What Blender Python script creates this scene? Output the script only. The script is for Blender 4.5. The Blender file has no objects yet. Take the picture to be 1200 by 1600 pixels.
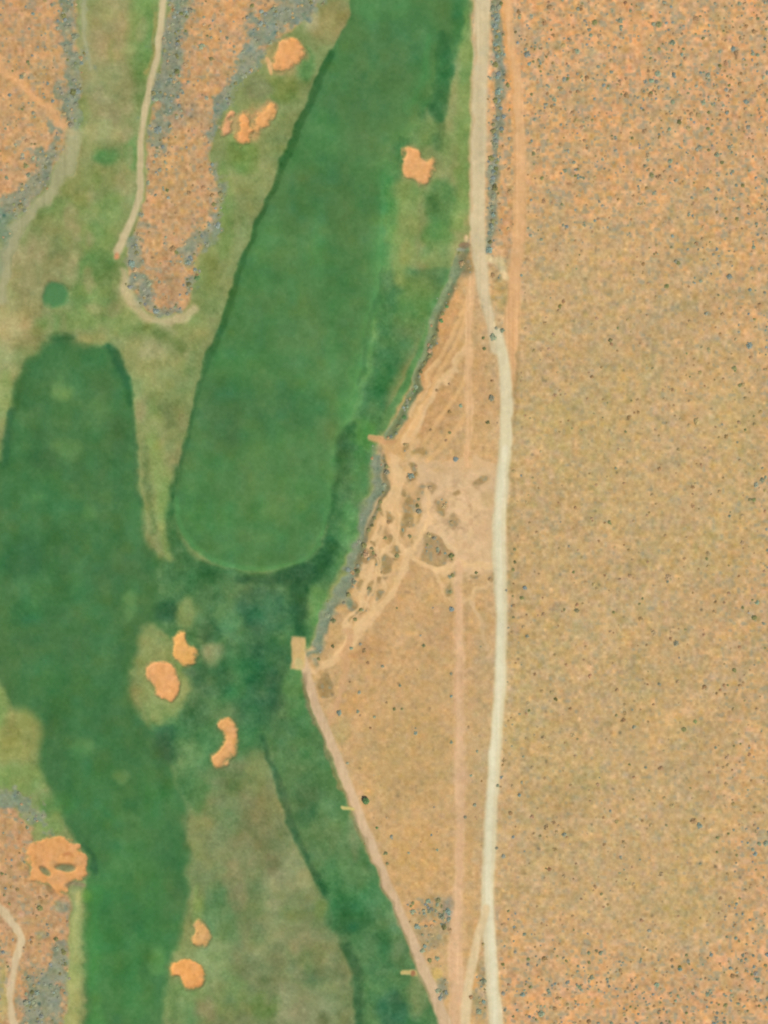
import bpy, math, random
import numpy as np
rng = np.random.default_rng(7)
random.seed(7)
S = 0.3                       # metres per map unit
K = np.array([1.47, 1.52, 1.62])   # light arriving on level ground, per channel (calibrated)
STEP = 4.0 / 3.0
XS = np.arange(-60, 1260 + .01, STEP); YS = np.arange(-60, 1660 + .01, STEP)
NX, NY = len(XS), len(YS)
X, Y = np.meshgrid(XS, YS)    # map coordinates, y runs south

def lin(c):
    c = np.clip(np.asarray(c, float) / 255.0, 0, 1)
    return np.where(c <= .04045, c / 12.92, ((c + .055) / 1.055) ** 2.4)

# ------------------------------------------------------------------ fields
def bil(arr, gx, gy):
    h, w = arr.shape
    gx = np.clip(gx, 0, w - 1.001); gy = np.clip(gy, 0, h - 1.001)
    ix = gx.astype(int); iy = gy.astype(int); fx = gx - ix; fy = gy - iy
    return (arr[iy, ix] * (1 - fx) + arr[iy, ix + 1] * fx) * (1 - fy) + (arr[iy + 1, ix] * (1 - fx) + arr[iy + 1, ix + 1] * fx) * fy

def vn(scale, seed, x=None, y=None, sy=None):
    x = X if x is None else x; y = Y if y is None else y
    r = np.random.default_rng(seed); sy = sy or scale
    a = r.standard_normal((int(1900 / sy) + 5, int(1500 / scale) + 5))
    gx = (x + 120) / scale; gy = (y + 120) / sy
    ix = np.floor(gx); iy = np.floor(gy); fx = gx - ix; fy = gy - iy
    fx = fx * fx * (3 - 2 * fx); fy = fy * fy * (3 - 2 * fy)
    return bil(a, ix + fx, iy + fy)

def fbm(scale, seed, octs=3):
    t = 0; amp = 1.0; n = 0
    for o in range(octs):
        t = t + amp * vn(scale / 2 ** o, seed + o * 13); n += amp * amp; amp *= .6
    return t / math.sqrt(n)

def spline(P, closed):
    P = np.array(P, float); n = len(P); out = []
    rg = range(n) if closed else range(n - 1)
    for i in rg:
        if closed: a, b, c, d = P[(i - 1) % n], P[i], P[(i + 1) % n], P[(i + 2) % n]
        else: a, b, c, d = P[max(i - 1, 0)], P[i], P[i + 1], P[min(i + 2, n - 1)]
        for t in np.linspace(0, 1, 5)[:-1]:
            out.append(.5 * ((2 * b) + (c - a) * t + (2 * a - 5 * b + 4 * c - d) * t * t + (3 * b - a - 3 * c + d) * t ** 3))
    if not closed: out.append(P[-1])
    return np.array(out)

WX = vn(26, 1) * 2.6 + vn(9, 2) * 1.3; WY = vn(26, 3) * 2.6 + vn(9, 4) * 1.3

class Shape:
    """distance to an outline (negative inside) over a window of the grid"""
    def __init__(s, kind, pts, pad, w=1.0, width=None):
        P = spline(pts, kind == 'poly')
        m = pad + 12
        x0, y0 = P[:, 0].min() - m, P[:, 1].min() - m; x1, y1 = P[:, 0].max() + m, P[:, 1].max() + m
        s.i0 = max(int((x0 + 60) / STEP), 0); s.i1 = min(int((x1 + 60) / STEP) + 1, NX)
        s.j0 = max(int((y0 + 60) / STEP), 0); s.j1 = min(int((y1 + 60) / STEP) + 1, NY)
        s.sl = (slice(s.j0, s.j1), slice(s.i0, s.i1))
        big = max(x1 - x0, y1 - y0); cs = 2.0 if big < 260 else 3.0
        cx = np.arange(x0, x1 + cs, cs); cy = np.arange(y0, y1 + cs, cs); gx, gy = np.meshgrid(cx, cy)
        d = np.full(gx.shape, 1e9); ins = np.zeros(gx.shape, bool)
        if kind == 'line':
            wd = np.array(width if hasattr(width, '__len__') else [width] * len(pts), float)
            wd = np.interp(np.linspace(0, len(pts) - 1, len(P)), np.arange(len(pts)), wd) / 2
        n = len(P)
        for k in range(n if kind == 'poly' else n - 1):
            a = P[k]; b = P[(k + 1) % n]; ab = b - a; L = max(ab @ ab, 1e-9)
            t = np.clip(((gx - a[0]) * ab[0] + (gy - a[1]) * ab[1]) / L, 0, 1)
            dd = np.hypot(gx - a[0] - t * ab[0], gy - a[1] - t * ab[1])
            if kind == 'line': dd = dd - (wd[k] * (1 - t) + wd[k + 1] * t)
            d = np.minimum(d, dd)
            if kind == 'poly' and a[1] != b[1]:
                c = ((a[1] > gy) != (b[1] > gy)) & (gx < (b[0] - a[0]) * (gy - a[1]) / (b[1] - a[1]) + a[0])
                ins ^= c
        if kind == 'poly': d = np.where(ins, -d, d)
        sx = X[s.sl] + WX[s.sl] * w; sy = Y[s.sl] + WY[s.sl] * w
        s.d = bil(d, (sx - x0) / cs, (sy - y0) / cs)

COL = np.zeros((NY, NX, 3)); CLS = np.zeros((NY, NX), np.int16); DEN = np.zeros((NY, NX)); SPK = np.zeros((NY, NX))
HGT = fbm(190, 50) * .5 + vn(60, 55) * .2
NB = fbm(34, 70)
CN = ['ground', 'rough_grass', 'fairway', 'gravel_road', 'dirt_track', 'gravel_path', 'drainage_ditch', 'trail', 'tee_ground']
RAG = fbm(16, 400) ; RAG2 = fbm(9, 420)
def put(sh, col, soft=4, alpha=1.0, cls=None, den=None, spk=None, h=0, hs=6):
    if cls == 'none': cls = None
    m = np.clip(.5 - sh.d / (2 * soft), 0, 1); m = m * m * (3 - 2 * m) * alpha
    sl = sh.sl
    COL[sl] = COL[sl] * (1 - m[..., None]) + np.array(col, float) * m[..., None]
    if den is not None: DEN[sl] = DEN[sl] * (1 - m) + den * m
    if spk is not None: SPK[sl] = SPK[sl] * (1 - m) + spk * m
    if cls is not None:
        c = CN.index(cls) if isinstance(cls, str) else cls
        v = CLS[sl]; v[sh.d < 0] = c
    if h:
        q = np.clip(.5 - sh.d / (2 * hs), 0, 1); HGT[sl] += h * q * q * (3 - 2 * q)
def poly(pts, col, soft=4, w=1.0, **k): sh = Shape('poly', pts, soft, w); put(sh, col, soft, **k); return sh
def line(pts, wd, col, soft=3, w=1.0, **k):
    sh = Shape('line', pts, soft + np.max(wd), w, wd); put(sh, col, soft, **k); return sh
def blob(cx, cy, rx, ry, col, soft=8, a=1.0, rot=0, w=1.0, **k):
    c, s = math.cos(rot), math.sin(rot)
    P = [(cx + rx * math.cos(t) * c - ry * math.sin(t) * s, cy + rx * math.cos(t) * s + ry * math.sin(t) * c) for t in np.linspace(0, 2 * math.pi, 9)[:-1]]
    return poly(P, col, soft, w, alpha=a, **k)

# ------------------------------------------------------------------ desert plain
sm = lambda a, b, v: (lambda t: t * t * (3 - 2 * t))(np.clip((v - a) / (b - a), 0, 1))
wob = vn(130, 21) * 60
up = 1 - sm(40, 520, Y - (X - 820) * .35 + wob)
dn = sm(1370, 1600, Y + (X - 820) * .32 + wob)
ORG = np.clip(np.maximum(up, dn), 0, 1)
ORG = np.maximum(ORG, .35 * sm(1050, 1250, X + vn(90, 22) * 50))
for i, (a, b) in enumerate(zip((200, 169, 119), (212, 168, 118))): COL[..., i] = a * (1 - ORG) + b * ORG
DEN[:] = .22 + .85 * ORG ** 1.3; SPK[:] = .85 + .15 * ORG
g = sm(-.2, 1.4, vn(70, 30)) * (1 - ORG)
COL += g[..., None] * np.array([-3, 1, -3.]) 

# ------------------------------------------------------------------ grass side
OLV = (135, 149, 94)
ROUGH = poly([(-160, -160), (690, -160), (736, -60), (738, 60), (737, 200), (737, 340), (728, 378), (712, 400), (698, 440), (672, 520), (645, 590), (612, 660), (590, 700), (583, 760), (566, 830), (545, 890), (515, 945), (492, 1000), (474, 1036), (482, 1080), (500, 1130), (530, 1215), (562, 1300), (596, 1380), (640, 1480), (672, 1560), (700, 1640), (730, 1760), (-160, 1760)], OLV, 4, cls='rough_grass', den=0, spk=.1, h=.15)
# upper left
blob(170, 100, 45, 120, (150, 150, 103), 22, .9)
blob(222, 50, 24, 75, (112, 144, 80), 12, .8)
blob(168, 20, 14, 24, (162, 166, 112), 9, .7)
blob(190, 80, 22, 10, (158, 164, 108), 9, .6)
blob(160, 205, 34, 14, (168, 168, 116), 10, .9)
blob(165, 245, 18, 14, (84, 136, 76), 8, .8); blob(205, 240, 12, 28, (100, 146, 84), 8, .7)
blob(140, 300, 50, 34, (138, 150, 88), 16, .8); blob(95, 330, 40, 22, (126, 150, 88), 12, .8)
blob(150, 370, 30, 26, (112, 144, 78), 12, .8); blob(175, 330, 18, 34, (124, 148, 84), 9, .6)
blob(55, 430, 52, 46, (144, 146, 98), 16, .95); blob(45, 500, 40, 44, (142, 146, 96), 14, .9)
blob(5, 530, 22, 110, (164, 166, 114), 14, .95); blob(10, 620, 16, 40, (132, 156, 90), 10, .8)
blob(150, 415, 28, 26, (100, 140, 76), 9, .9); blob(165, 450, 16, 60, (96, 132, 70), 8, .7)
blob(135, 470, 26, 30, (118, 150, 84), 9, .7); blob(112, 420, 9, 24, (162, 168, 114), 7, .8)
blob(108, 505, 50, 14, (112, 144, 80), 9, .7); blob(148, 528, 20, 10, (144, 150, 92), 6, .8)
blob(200, 500, 32, 24, (134, 158, 94), 10, .8)
for q in range(70):
    ax, ay = (rng.uniform(125, 245), rng.uniform(0, 330)) if q < 30 else (rng.uniform(0, 190), rng.uniform(330, 520)) if q < 52 else (rng.uniform(215, 300), rng.uniform(500, 700))
    blob(ax, ay, rng.uniform(5, 15), rng.uniform(7, 22), [(164, 160, 114), (152, 150, 106), (118, 142, 78), (166, 154, 116)][q % 4], 6, .42)
# strip between the two fairways
blob(245, 570, 34, 52, (138, 152, 96), 14, .9); blob(240, 548, 20, 18, (152, 160, 112), 9, .8)
line([(232, 512), (262, 525), (285, 548)], 14, (106, 126, 66), 6, alpha=.8)
blob(262, 650, 14, 22, (98, 122, 72), 8, .6); blob(242, 660, 14, 40, (130, 150, 86), 8, .7)
line([(240, 690), (252, 750), (258, 820), (262, 870)], [20, 26, 22, 14], (130, 154, 88), 8, alpha=.9)
line([(228, 700), (232, 760), (240, 830)], 10, (92, 122, 70), 5, alpha=.5)
blob(300, 510, 24, 40, (124, 142, 80), 10, .7); blob(325, 430, 20, 60, (132, 148, 88), 8, .8); blob(352, 330, 14, 80, (112, 142, 78), 8, .8)
blob(380, 240, 24, 30, (108, 138, 72), 9, .9); blob(440, 140, 26, 22, (116, 136, 72), 9, .9); blob(405, 140, 24, 16, (132, 142, 98), 8, .8)
blob(520, 35, 40, 34, (146, 144, 92), 9, .95); blob(484, 26, 14, 24, (176, 172, 128), 8, .8); blob(478, 100, 14, 26, (96, 140, 78), 8, .9)
blob(455, 130, 30, 12, (118, 134, 72), 8, .7)

# ------------------------------------------------------------------ mown fairways
FW = (80, 127, 72)
line([(276, 730), (270, 790), (272, 840), (300, 884), (350, 902), (400, 906), (450, 902), (490, 884)], [8, 16, 24, 34, 34, 30, 30, 34], (68, 114, 64), 7, cls='rough_grass')
line([(722, 0), (712, 60), (686, 110), (664, 164), (640, 202), (610, 250), (606, 320)], 24, (76, 126, 72), 8, cls='rough_grass')
F1 = poly([(556, -90), (548, 20), (518, 84), (484, 158), (452, 232), (422, 300), (396, 362), (371, 430), (347, 500), (326, 560), (305, 620), (289, 690), (277, 748), (272, 796), (284, 834), (312, 862), (352, 884), (400, 891), (450, 886), (484, 868), (505, 838), (517, 780), (530, 718), (548, 655), (564, 590), (580, 520), (594, 450), (600, 380), (604, 300), (612, 236), (640, 196), (668, 158), (686, 100), (716, 60), (724, -90)], FW, 3, .8, cls='fairway', h=.5, hs=14, spk=.05)
line([(520, 82), (484, 160), (452, 234), (424, 300), (398, 362), (372, 432), (350, 500), (328, 556)], [10, 12, 12, 10, 9, 9, 11, 12], (60, 106, 54), 3, .8, alpha=.95)
line([(326, 560), (305, 622), (290, 690), (278, 750)], [10, 8, 7, 6], (66, 112, 62), 3, .8, alpha=.8)
line([(276, 780), (286, 830), (314, 862), (354, 882), (402, 889), (452, 884), (486, 866), (505, 835)], 8, (84, 142, 80), 3.5, .5, alpha=.7)
line([(604, 260), (600, 370), (592, 460), (578, 530), (562, 600), (545, 670), (528, 740), (515, 800)], [24, 30, 34, 40, 44, 44, 36, 24], (84, 139, 78), 14, alpha=.8)
blob(440, 640, 60, 40, (68, 116, 70), 20, .6); blob(350, 650, 40, 60, (68, 114, 70), 20, .6); blob(430, 540, 60, 44, (84, 132, 78), 20, .5)
blob(380, 740, 40, 40, (86, 132, 76), 20, .6); blob(450, 780, 50, 40, (88, 138, 78), 18, .5); blob(330, 810, 34, 30, (80, 134, 74), 12, .6)
blob(560, 170, 50, 70, (80, 122, 72), 26, .7); blob(500, 300, 50, 60, (72, 118, 68), 26, .6); blob(630, 60, 60, 50, (70, 120, 72), 20, .6); blob(600, 10, 44, 20, (84, 138, 80), 12, .7)
line([(668, 60), (662, 120), (640, 175)], 12, (78, 138, 78), 6, alpha=.6)
F2 = poly([(44, 578), (64, 546), (96, 532), (134, 540), (164, 544), (188, 566), (205, 620), (213, 690), (217, 760), (226, 830), (246, 872), (290, 880), (330, 890), (378, 905), (378, 960), (330, 1000), (250, 985), (215, 1020), (204, 1090), (232, 1130), (262, 1150), (268, 1200), (286, 1250), (294, 1300), (294, 1400), (282, 1450), (268, 1500), (256, 1560), (246, 1760), (132, 1760), (134, 1600), (134, 1450), (138, 1390), (136, 1345), (118, 1305), (96, 1262), (66, 1215), (52, 1165), (28, 1130), (8, 1085), (-30, 1000), (-50, 800), (0, 720), (12, 650), (26, 600)], (70, 117, 67), 8, cls='fairway', h=.4, hs=16, spk=.05)
blob(98, 529, 22, 8, (52, 102, 56), 9, .8, w=.6)
line([(166, 540), (182, 560), (196, 592), (204, 630)], [14, 18, 12, 8], (44, 94, 54), 5, alpha=.9)
line([(18, 640), (10, 690), (10, 730)], 10, (56, 106, 66), 5, alpha=.7)
line([(55, 560), (34, 600), (24, 640)], 9, (64, 110, 58), 4, alpha=.7)
line([(207, 640), (213, 720), (216, 790)], 9, (60, 106, 62), 4, alpha=.6)
blob(96, 610, 14, 16, (106, 148, 88), 8, .75); blob(165, 630, 22, 16, (84, 132, 76), 10, .6); blob(105, 700, 24, 20, (92, 140, 82), 10, .7)
blob(35, 700, 16, 12, (84, 130, 78), 8, .6); blob(50, 780, 22, 10, (92, 140, 84), 9, .6); blob(170, 700, 20, 20, (82, 126, 74), 12, .5)
blob(70, 720, 20, 20, (58, 104, 64), 12, .6); blob(40, 870, 30, 34, (60, 106, 66), 14, .6); blob(25, 915, 18, 14, (84, 130, 80), 9, .6)
blob(203, 945, 12, 22, (94, 142, 84), 7, .7); blob(140, 800, 12, 12, (94, 140, 80), 8, .6); blob(165, 900, 40, 30, (72, 118, 72), 16, .6); blob(90, 1000, 50, 40, (62, 110, 64), 20, .5)
blob(110, 1080, 50, 40, (66, 114, 62), 20, .6); blob(125, 1170, 20, 12, (96, 142, 86), 9, .7); blob(186, 1212, 12, 9, (138, 160, 98), 6, .8); blob(216, 1276, 12, 10, (96, 144, 94), 6, .7)
blob(205, 1310, 16, 12, (92, 136, 86), 8, .6); blob(215, 1450, 36, 46, (62, 110, 66), 18, .6); blob(240, 1520, 20, 24, (62, 110, 70), 14, .6); blob(165, 1340, 22, 40, (78, 130, 76), 14, .6)
line([(150, 1390), (146, 1450), (146, 1520), (152, 1600)], 22, (80, 140, 74), 9, alpha=.8)
blob(90, 1260, 30, 20, (74, 130, 66), 12, .6)
blob(205, 1460, 60, 150, (72, 128, 68), 24, .6); blob(200, 1240, 70, 60, (74, 126, 70), 24, .5)
line([(598, 300), (596, 370), (588, 450), (574, 524), (558, 600), (542, 668), (524, 740), (512, 800), (498, 850)], 7, (92, 148, 86), 4, .6, alpha=.55)

# ground between the lower ends of the fairways
G1 = poly([(246, 890), (300, 876), (372, 896), (420, 906), (470, 895), (505, 850), (520, 800), (536, 720), (552, 664), (572, 600), (588, 520), (600, 430), (640, 420), (706, 420), (690, 470), (668, 530), (645, 585), (610, 655), (584, 700), (574, 760), (556, 830), (530, 890), (505, 940), (486, 1000), (466, 1036), (478, 1084), (500, 1140), (530, 1225), (562, 1305), (596, 1385), (640, 1485), (680, 1580), (730, 1760), (560, 1760), (556, 1600), (545, 1510), (512, 1420), (490, 1370), (452, 1290), (424, 1216), (398, 1176), (340, 1240), (290, 1250), (262, 1180), (236, 1130), (228, 1090), (300, 1040), (256, 985)], (82, 126, 76), 6, cls='rough_grass', spk=.08)
blob(650, 470, 30, 44, (106, 140, 74), 14, .8); blob(640, 500, 20, 34, (84, 124, 68), 9, .6); blob(612, 560, 26, 50, (76, 122, 72), 12, .7); blob(600, 630, 22, 36, (74, 120, 70), 10, .6)
blob(570, 680, 20, 26, (96, 146, 76), 8, .8); blob(560, 740, 14, 40, (84, 140, 78), 7, .8); blob(548, 820, 14, 40, (94, 146, 86), 8, .8); blob(520, 870, 14, 20, (80, 136, 78), 7, .7)
line([(598, 420), (590, 460), (572, 530), (560, 600)], [8, 8, 7, 6], (70, 116, 66), 3, alpha=.6)
line([(546, 672), (534, 720), (522, 770), (513, 830)], [16, 18, 12, 9], (58, 104, 58), 7, alpha=.9)
line([(518, 850), (498, 880), (476, 905), (468, 950), (470, 985)], [26, 36, 36, 26, 18], (48, 97, 56), 8, alpha=.95)
line([(372, 904), (410, 906), (450, 902), (480, 892)], [10, 16, 20, 24], (50, 98, 60), 6, alpha=.9)
line([(500, 925), (490, 970)], [26, 16], (104, 148, 84), 7, alpha=.85)
blob(412, 955, 42, 40, (64, 112, 74), 12, .9); blob(415, 1040, 38, 50, (58, 106, 66), 14, .9); blob(428, 1080, 12, 36, (48, 94, 58), 8, .8)
blob(462, 1080, 18, 46, (90, 140, 80), 8, .8); blob(480, 1150, 16, 34, (84, 132, 78), 10, .6)
blob(310, 900, 44, 22, (64, 112, 64), 12, .8); blob(260, 955, 20, 18, (46, 96, 60), 8, .95); blob(333, 985, 16, 18, (52, 98, 58), 8, .85); blob(330, 940, 20, 20, (74, 118, 72), 9, .6)
blob(362, 985, 14, 26, (82, 132, 88), 8, .7); blob(330, 1060, 40, 30, (68, 108, 66), 12, .9); blob(395, 1110, 30, 30, (62, 104, 66), 12, .8)
blob(300, 1110, 30, 24, (80, 118, 74), 12, .8); blob(262, 1160, 22, 30, (58, 102, 64), 10, .9); blob(300, 1180, 24, 30, (104, 140, 86), 12, .8)
blob(345, 1110, 24, 12, (94, 130, 82), 8, .7)
# dry rough in the lower middle
T = poly([(300, 1230), (330, 1200), (380, 1176), (412, 1180), (432, 1240), (470, 1330), (502, 1388), (530, 1450), (550, 1530), (556, 1600), (556, 1760), (246, 1760), (260, 1600), (285, 1550), (336, 1540), (300, 1400), (296, 1320)], (120, 134, 90), 18, alpha=.9, cls='rough_grass', spk=.14)
blob(312, 1300, 16, 44, (140, 154, 98), 9, .8); blob(345, 1340, 30, 44, (126, 138, 90), 14, .7); blob(350, 1225, 34, 20, (96, 122, 72), 12, .8); blob(310, 1240, 24, 30, (86, 128, 74), 12, .8)
blob(400, 1210, 20, 36, (110, 136, 80), 10, .7); blob(420, 1260, 18, 30, (126, 138, 88), 10, .7); blob(400, 1300, 40, 34, (116, 128, 82), 14, .8); blob(440, 1390, 40, 40, (142, 148, 104), 16, .95)
blob(420, 1480, 44, 34, (136, 144, 98), 18, .9); blob(480, 1480, 36, 30, (140, 146, 100), 14, .8); blob(500, 1522, 34, 14, (94, 118, 76), 9, .8); blob(470, 1575, 50, 34, (146, 150, 108), 16, .9)
blob(412, 1570, 24, 22, (104, 134, 72), 12, .8); blob(345, 1440, 26, 70, (98, 132, 82), 16, .9); blob(350, 1550, 40, 40, (116, 142, 84), 14, .8); blob(390, 1400, 24, 40, (112, 132, 84), 14, .7)
blob(455, 1425, 16, 16, (114, 132, 78), 8, .6); blob(500, 1420, 12, 14, (118, 140, 80), 7, .6); blob(505, 1595, 10, 12, (84, 98, 58), 6, .6)
blob(312, 1412, 13, 30, (130, 154, 90), 7, .9); blob(330, 1500, 30, 30, (134, 156, 104), 12, .9); blob(290, 1570, 34, 40, (112, 146, 88), 14, .8); blob(246, 1500, 14, 24, (98, 148, 84), 8, .8)
blob(343, 1510, 20, 40, (128, 146, 96), 12, .6)
for q in range(46):
    ax = 310 + 220 * rng.uniform(); ay = 1190 + 400 * rng.uniform()
    if ax > 400 + (ay - 1180) * .42: continue
    cc = [(150, 148, 108), (110, 118, 78), (138, 138, 98), (104, 128, 76)][q % 4]
    blob(ax, ay, rng.uniform(6, 16), rng.uniform(8, 22), cc, 8, .5)
# strip of grass along the diagonal path
blob(500, 1230, 34, 60, (86, 130, 78), 14, .7); blob(478, 1250, 20, 44, (68, 112, 68), 10, .8); blob(515, 1310, 34, 40, (94, 130, 80), 14, .8); blob(540, 1370, 40, 30, (92, 132, 82), 12, .8)
blob(548, 1430, 36, 30, (64, 112, 66), 10, .9); blob(590, 1490, 26, 44, (68, 116, 70), 10, .9); blob(612, 1580, 26, 30, (60, 110, 74), 9, .95); blob(575, 1500, 16, 40, (84, 128, 80), 9, .7)
blob(655, 1560, 14, 40, (124, 142, 92), 9, .8); blob(620, 1440, 14, 60, (104, 138, 92), 8, .7); blob(580, 1400, 22, 20, (82, 132, 84), 9, .7); blob(556, 1290, 10, 60, (120, 142, 96), 6, .7)
line([(408, 1150), (424, 1196), (440, 1236), (458, 1290), (476, 1334), (496, 1372), (510, 1396)], [8, 8, 12, 12, 10, 12, 11], (62, 104, 64), 4, alpha=.95)
line([(540, 1480), (554, 1520), (560, 1580), (556, 1640)], [16, 16, 14, 12], (64, 104, 64), 5, alpha=.9)
# right flank of the central fairway
line([(722, 20), (727, 100), (726, 200), (724, 300), (716, 350)], [14, 28, 30, 24, 22], (120, 150, 84), 7, alpha=.9)
line([(715, -20), (712, 60)], 20, (60, 112, 62), 6, alpha=.9)
line([(694, 80), (688, 150), (680, 190)], [16, 22, 16], (58, 112, 64), 6, alpha=.95)
blob(660, 205, 30, 22, (104, 142, 82), 9, .9); blob(688, 215, 12, 26, (84, 118, 66), 7, .8); blob(622, 262, 9, 26, (72, 124, 66), 5, .8); blob(700, 230, 14, 30, (124, 150, 90), 8, .7)
line([(636, 305), (632, 350), (628, 400), (626, 440)], [50, 44, 34, 16], (124, 152, 86), 9, alpha=.9); blob(634, 395, 9, 18, (142, 150, 84), 7, .8)
line([(694, 60), (690, 120), (684, 180)], 18, (54, 108, 60), 6, alpha=.9)
blob(690, 320, 26, 40, (84, 132, 74), 9, .9); blob(678, 318, 9, 12, (64, 108, 56), 5, .7); blob(682, 370, 26, 22, (86, 134, 70), 9, .8); blob(680, 400, 24, 20, (112, 146, 84), 9, .8)
blob(612, 330, 10, 50, (88, 142, 76), 7, .8)
# lower left margin
blob(18, 1150, 46, 44, (144, 152, 88), 12, .95); blob(0, 1110, 14, 30, (130, 156, 88), 8, .8); blob(30, 1215, 40, 22, (124, 152, 86), 10, .9); blob(78, 1290, 26, 20, (124, 150, 86), 8, .8)
# skirts round the sand
blob(254, 1068, 42, 62, (136, 152, 92), 9, .97); blob(332, 1022, 18, 16, (140, 150, 102), 8, .9); blob(292, 958, 15, 24, (126, 150, 92), 8, .9); blob(235, 1000, 18, 24, (140, 154, 96), 8, .8)
blob(294, 1050, 12, 8, (92, 120, 80), 6, .8)

# ------------------------------------------------------------------ desert islands inside the course
def grey(pts, wd, col=(140, 146, 118), soft=8, den=2.2, a=.8):
    wd = np.array(wd) * .86; sh = Shape('line', pts, soft + np.max(wd) + 10, 1.6, wd); sh.d = sh.d + RAG[sh.sl] * 6 + RAG2[sh.sl] * 4
    put(sh, col, soft * .8, a, den=den, spk=.8)
    sh.d = sh.d + 4 + RAG[sh.sl] * 6 - RAG2[sh.sl] * 6; put(sh, (124, 145, 124), 5, .4); return sh
ORD = (201, 160, 112)
poly([(-160, -160), (112, -160), (122, -20), (124, 80), (124, 150), (112, 210), (86, 262), (52, 304), (18, 336), (-160, 380)], ORD, 5, 1.4, cls='ground', den=.5, spk=.9)
blob(70, 90, 26, 50, (198, 162, 112), 16, .6, w=2); blob(60, 160, 34, 40, (196, 160, 108), 16, .7, w=2)
grey([(104, -70), (106, 30), (112, 60), (116, 110), (112, 150), (112, 180), (108, 205)], [52, 46, 34, 30, 34, 30, 12], (144, 147, 118))
grey([(92, 212), (74, 244), (60, 280), (34, 312), (0, 330), (-60, 350)], [14, 40, 40, 44, 48, 60], (144, 147, 118))
line([(0, 345), (8, 390), (0, 430)], [34, 12, 8], (118, 146, 120), 8, alpha=.8)
line([(-70, 30), (-5, 88), (40, 136), (80, 176), (112, 208)], [13, 13, 13, 11, 9], (222, 172, 118), 4, 1.2, cls='trail', den=0, spk=.5)
poly([(262, -160), (264, -10), (258, 55), (250, 110), (238, 165), (231, 220), (230, 285), (222, 335), (206, 375), (200, 425), (212, 465), (238, 488), (272, 488), (298, 468), (306, 425), (320, 382), (338, 352), (342, 300), (332, 240), (340, 190), (352, 150), (385, 110), (425, 72), (462, 40), (500, -10), (540, -160)], ORD, 5, 1.4, cls='ground', den=.5, spk=.9)
blob(345, 40, 34, 50, (212, 164, 112), 14, .8, w=2); blob(275, 175, 34, 26, (176, 152, 116), 12, .8, w=2); blob(282, 260, 36, 50, (200, 162, 110), 14, .8, w=2)
grey([(276, -60), (278, 20), (272, 70), (262, 120), (250, 175), (242, 225)], [46, 44, 42, 40, 34, 18], (144, 147, 118))
grey([(500, -50), (462, 8), (424, 40), (398, 70), (384, 110), (358, 142), (338, 170), (334, 210)], [50, 58, 44, 40, 40, 26, 20, 12], (138, 148, 124))
grey([(338, 260), (346, 300), (340, 346), (314, 372), (304, 410), (302, 440)], [12, 14, 18, 32, 22, 16], (144, 147, 118))
grey([(220, 348), (212, 390), (212, 430), (226, 466), (248, 484), (272, 480)], [16, 30, 36, 32, 20, 14], (144, 147, 118))
blob(262, 440, 24, 46, (182, 146, 106), 12, .6)
line([(192, 425), (200, 462), (222, 490), (256, 503), (286, 496), (304, 482)], [12, 16, 12, 10, 18, 16], (186, 176, 132), 5, alpha=.85)
poly([(-160, 1262), (2, 1262), (34, 1276), (50, 1300), (46, 1330), (44, 1366), (66, 1388), (104, 1398), (111, 1440), (110, 1500), (102, 1560), (90, 1760), (-160, 1760)], (196, 156, 110), 5, 1.2, cls='ground', den=.5, spk=.9)
grey([(-60, 1250), (10, 1252), (50, 1270), (70, 1300)], [44, 40, 30, 16], (144, 147, 118), 9, 1.6)
grey([(100, 1470), (92, 1510), (70, 1550), (60, 1620)], [20, 30, 70, 76], (144, 147, 118), 10)
grey([(-20, 1485), (-10, 1560)], [36, 24], (140, 142, 114), 8)
blob(5, 1550, 10, 50, (182, 172, 112), 8, .8)
blob(95, 1416, 11, 9, (138, 150, 122), 5, .85); blob(64, 1462, 9, 7, (150, 148, 104), 4, .8)
line([(123, 1400), (119, 1450), (116, 1520), (112, 1620)], [10, 14, 18, 24], (164, 170, 106), 6, alpha=.95)

# ------------------------------------------------------------------ triangle between course and road
TRI = poly([(742, 400), (735, 395), (700, 455), (676, 522), (650, 592), (616, 668), (604, 720), (594, 780), (572, 846), (552, 905), (520, 965), (500, 1010), (484, 1040), (500, 1090), (522, 1150), (550, 1230), (590, 1330), (640, 1450), (700, 1590), (720, 1760), (776, 1760), (766, 1400), (780, 1000), (782, 700), (780, 560), (752, 450)], (204, 168, 116), 4, cls='ground', den=.06, spk=.6)
blob(690, 520, 20, 70, (208, 160, 104), 12, .9, rot=.35); blob(640, 610, 14, 40, (210, 164, 106), 10, .8, rot=.5); blob(752, 600, 12, 60, (206, 166, 116), 8, .7)
blob(570, 1010, 30, 24, (198, 154, 102), 12, .8); blob(550, 1100, 24, 20, (202, 160, 104), 10, .7); blob(700, 980, 40, 40, (192, 156, 110), 18, .6); blob(640, 1180, 60, 80, (194, 162, 106), 24, .7)
blob(650, 1340, 40, 50, (206, 166, 106), 18, .7); blob(680, 1060, 30, 40, (190, 160, 110), 14, .5); blob(535, 1140, 12, 20, (180, 162, 106), 7, .7)
blob(672, 1415, 34, 10, (216, 164, 104), 7, .8, den=.8); blob(676, 1440, 30, 42, (170, 152, 110), 10, .75, den=1.6, spk=1); blob(700, 1420, 10, 20, (148, 144, 128), 6, .7, den=2.5); blob(672, 1438, 24, 6, (216, 164, 110), 5, .8)
blob(752, 1545, 16, 44, (176, 154, 108), 8, .7, den=1.6, spk=1); blob(745, 1535, 9, 9, (220, 164, 100), 4, .9)
blob(690, 1545, 9, 18, (140, 140, 114), 5, .8, den=2.5); blob(684, 1522, 9, 9, (206, 174, 100), 4, .8)
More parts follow.
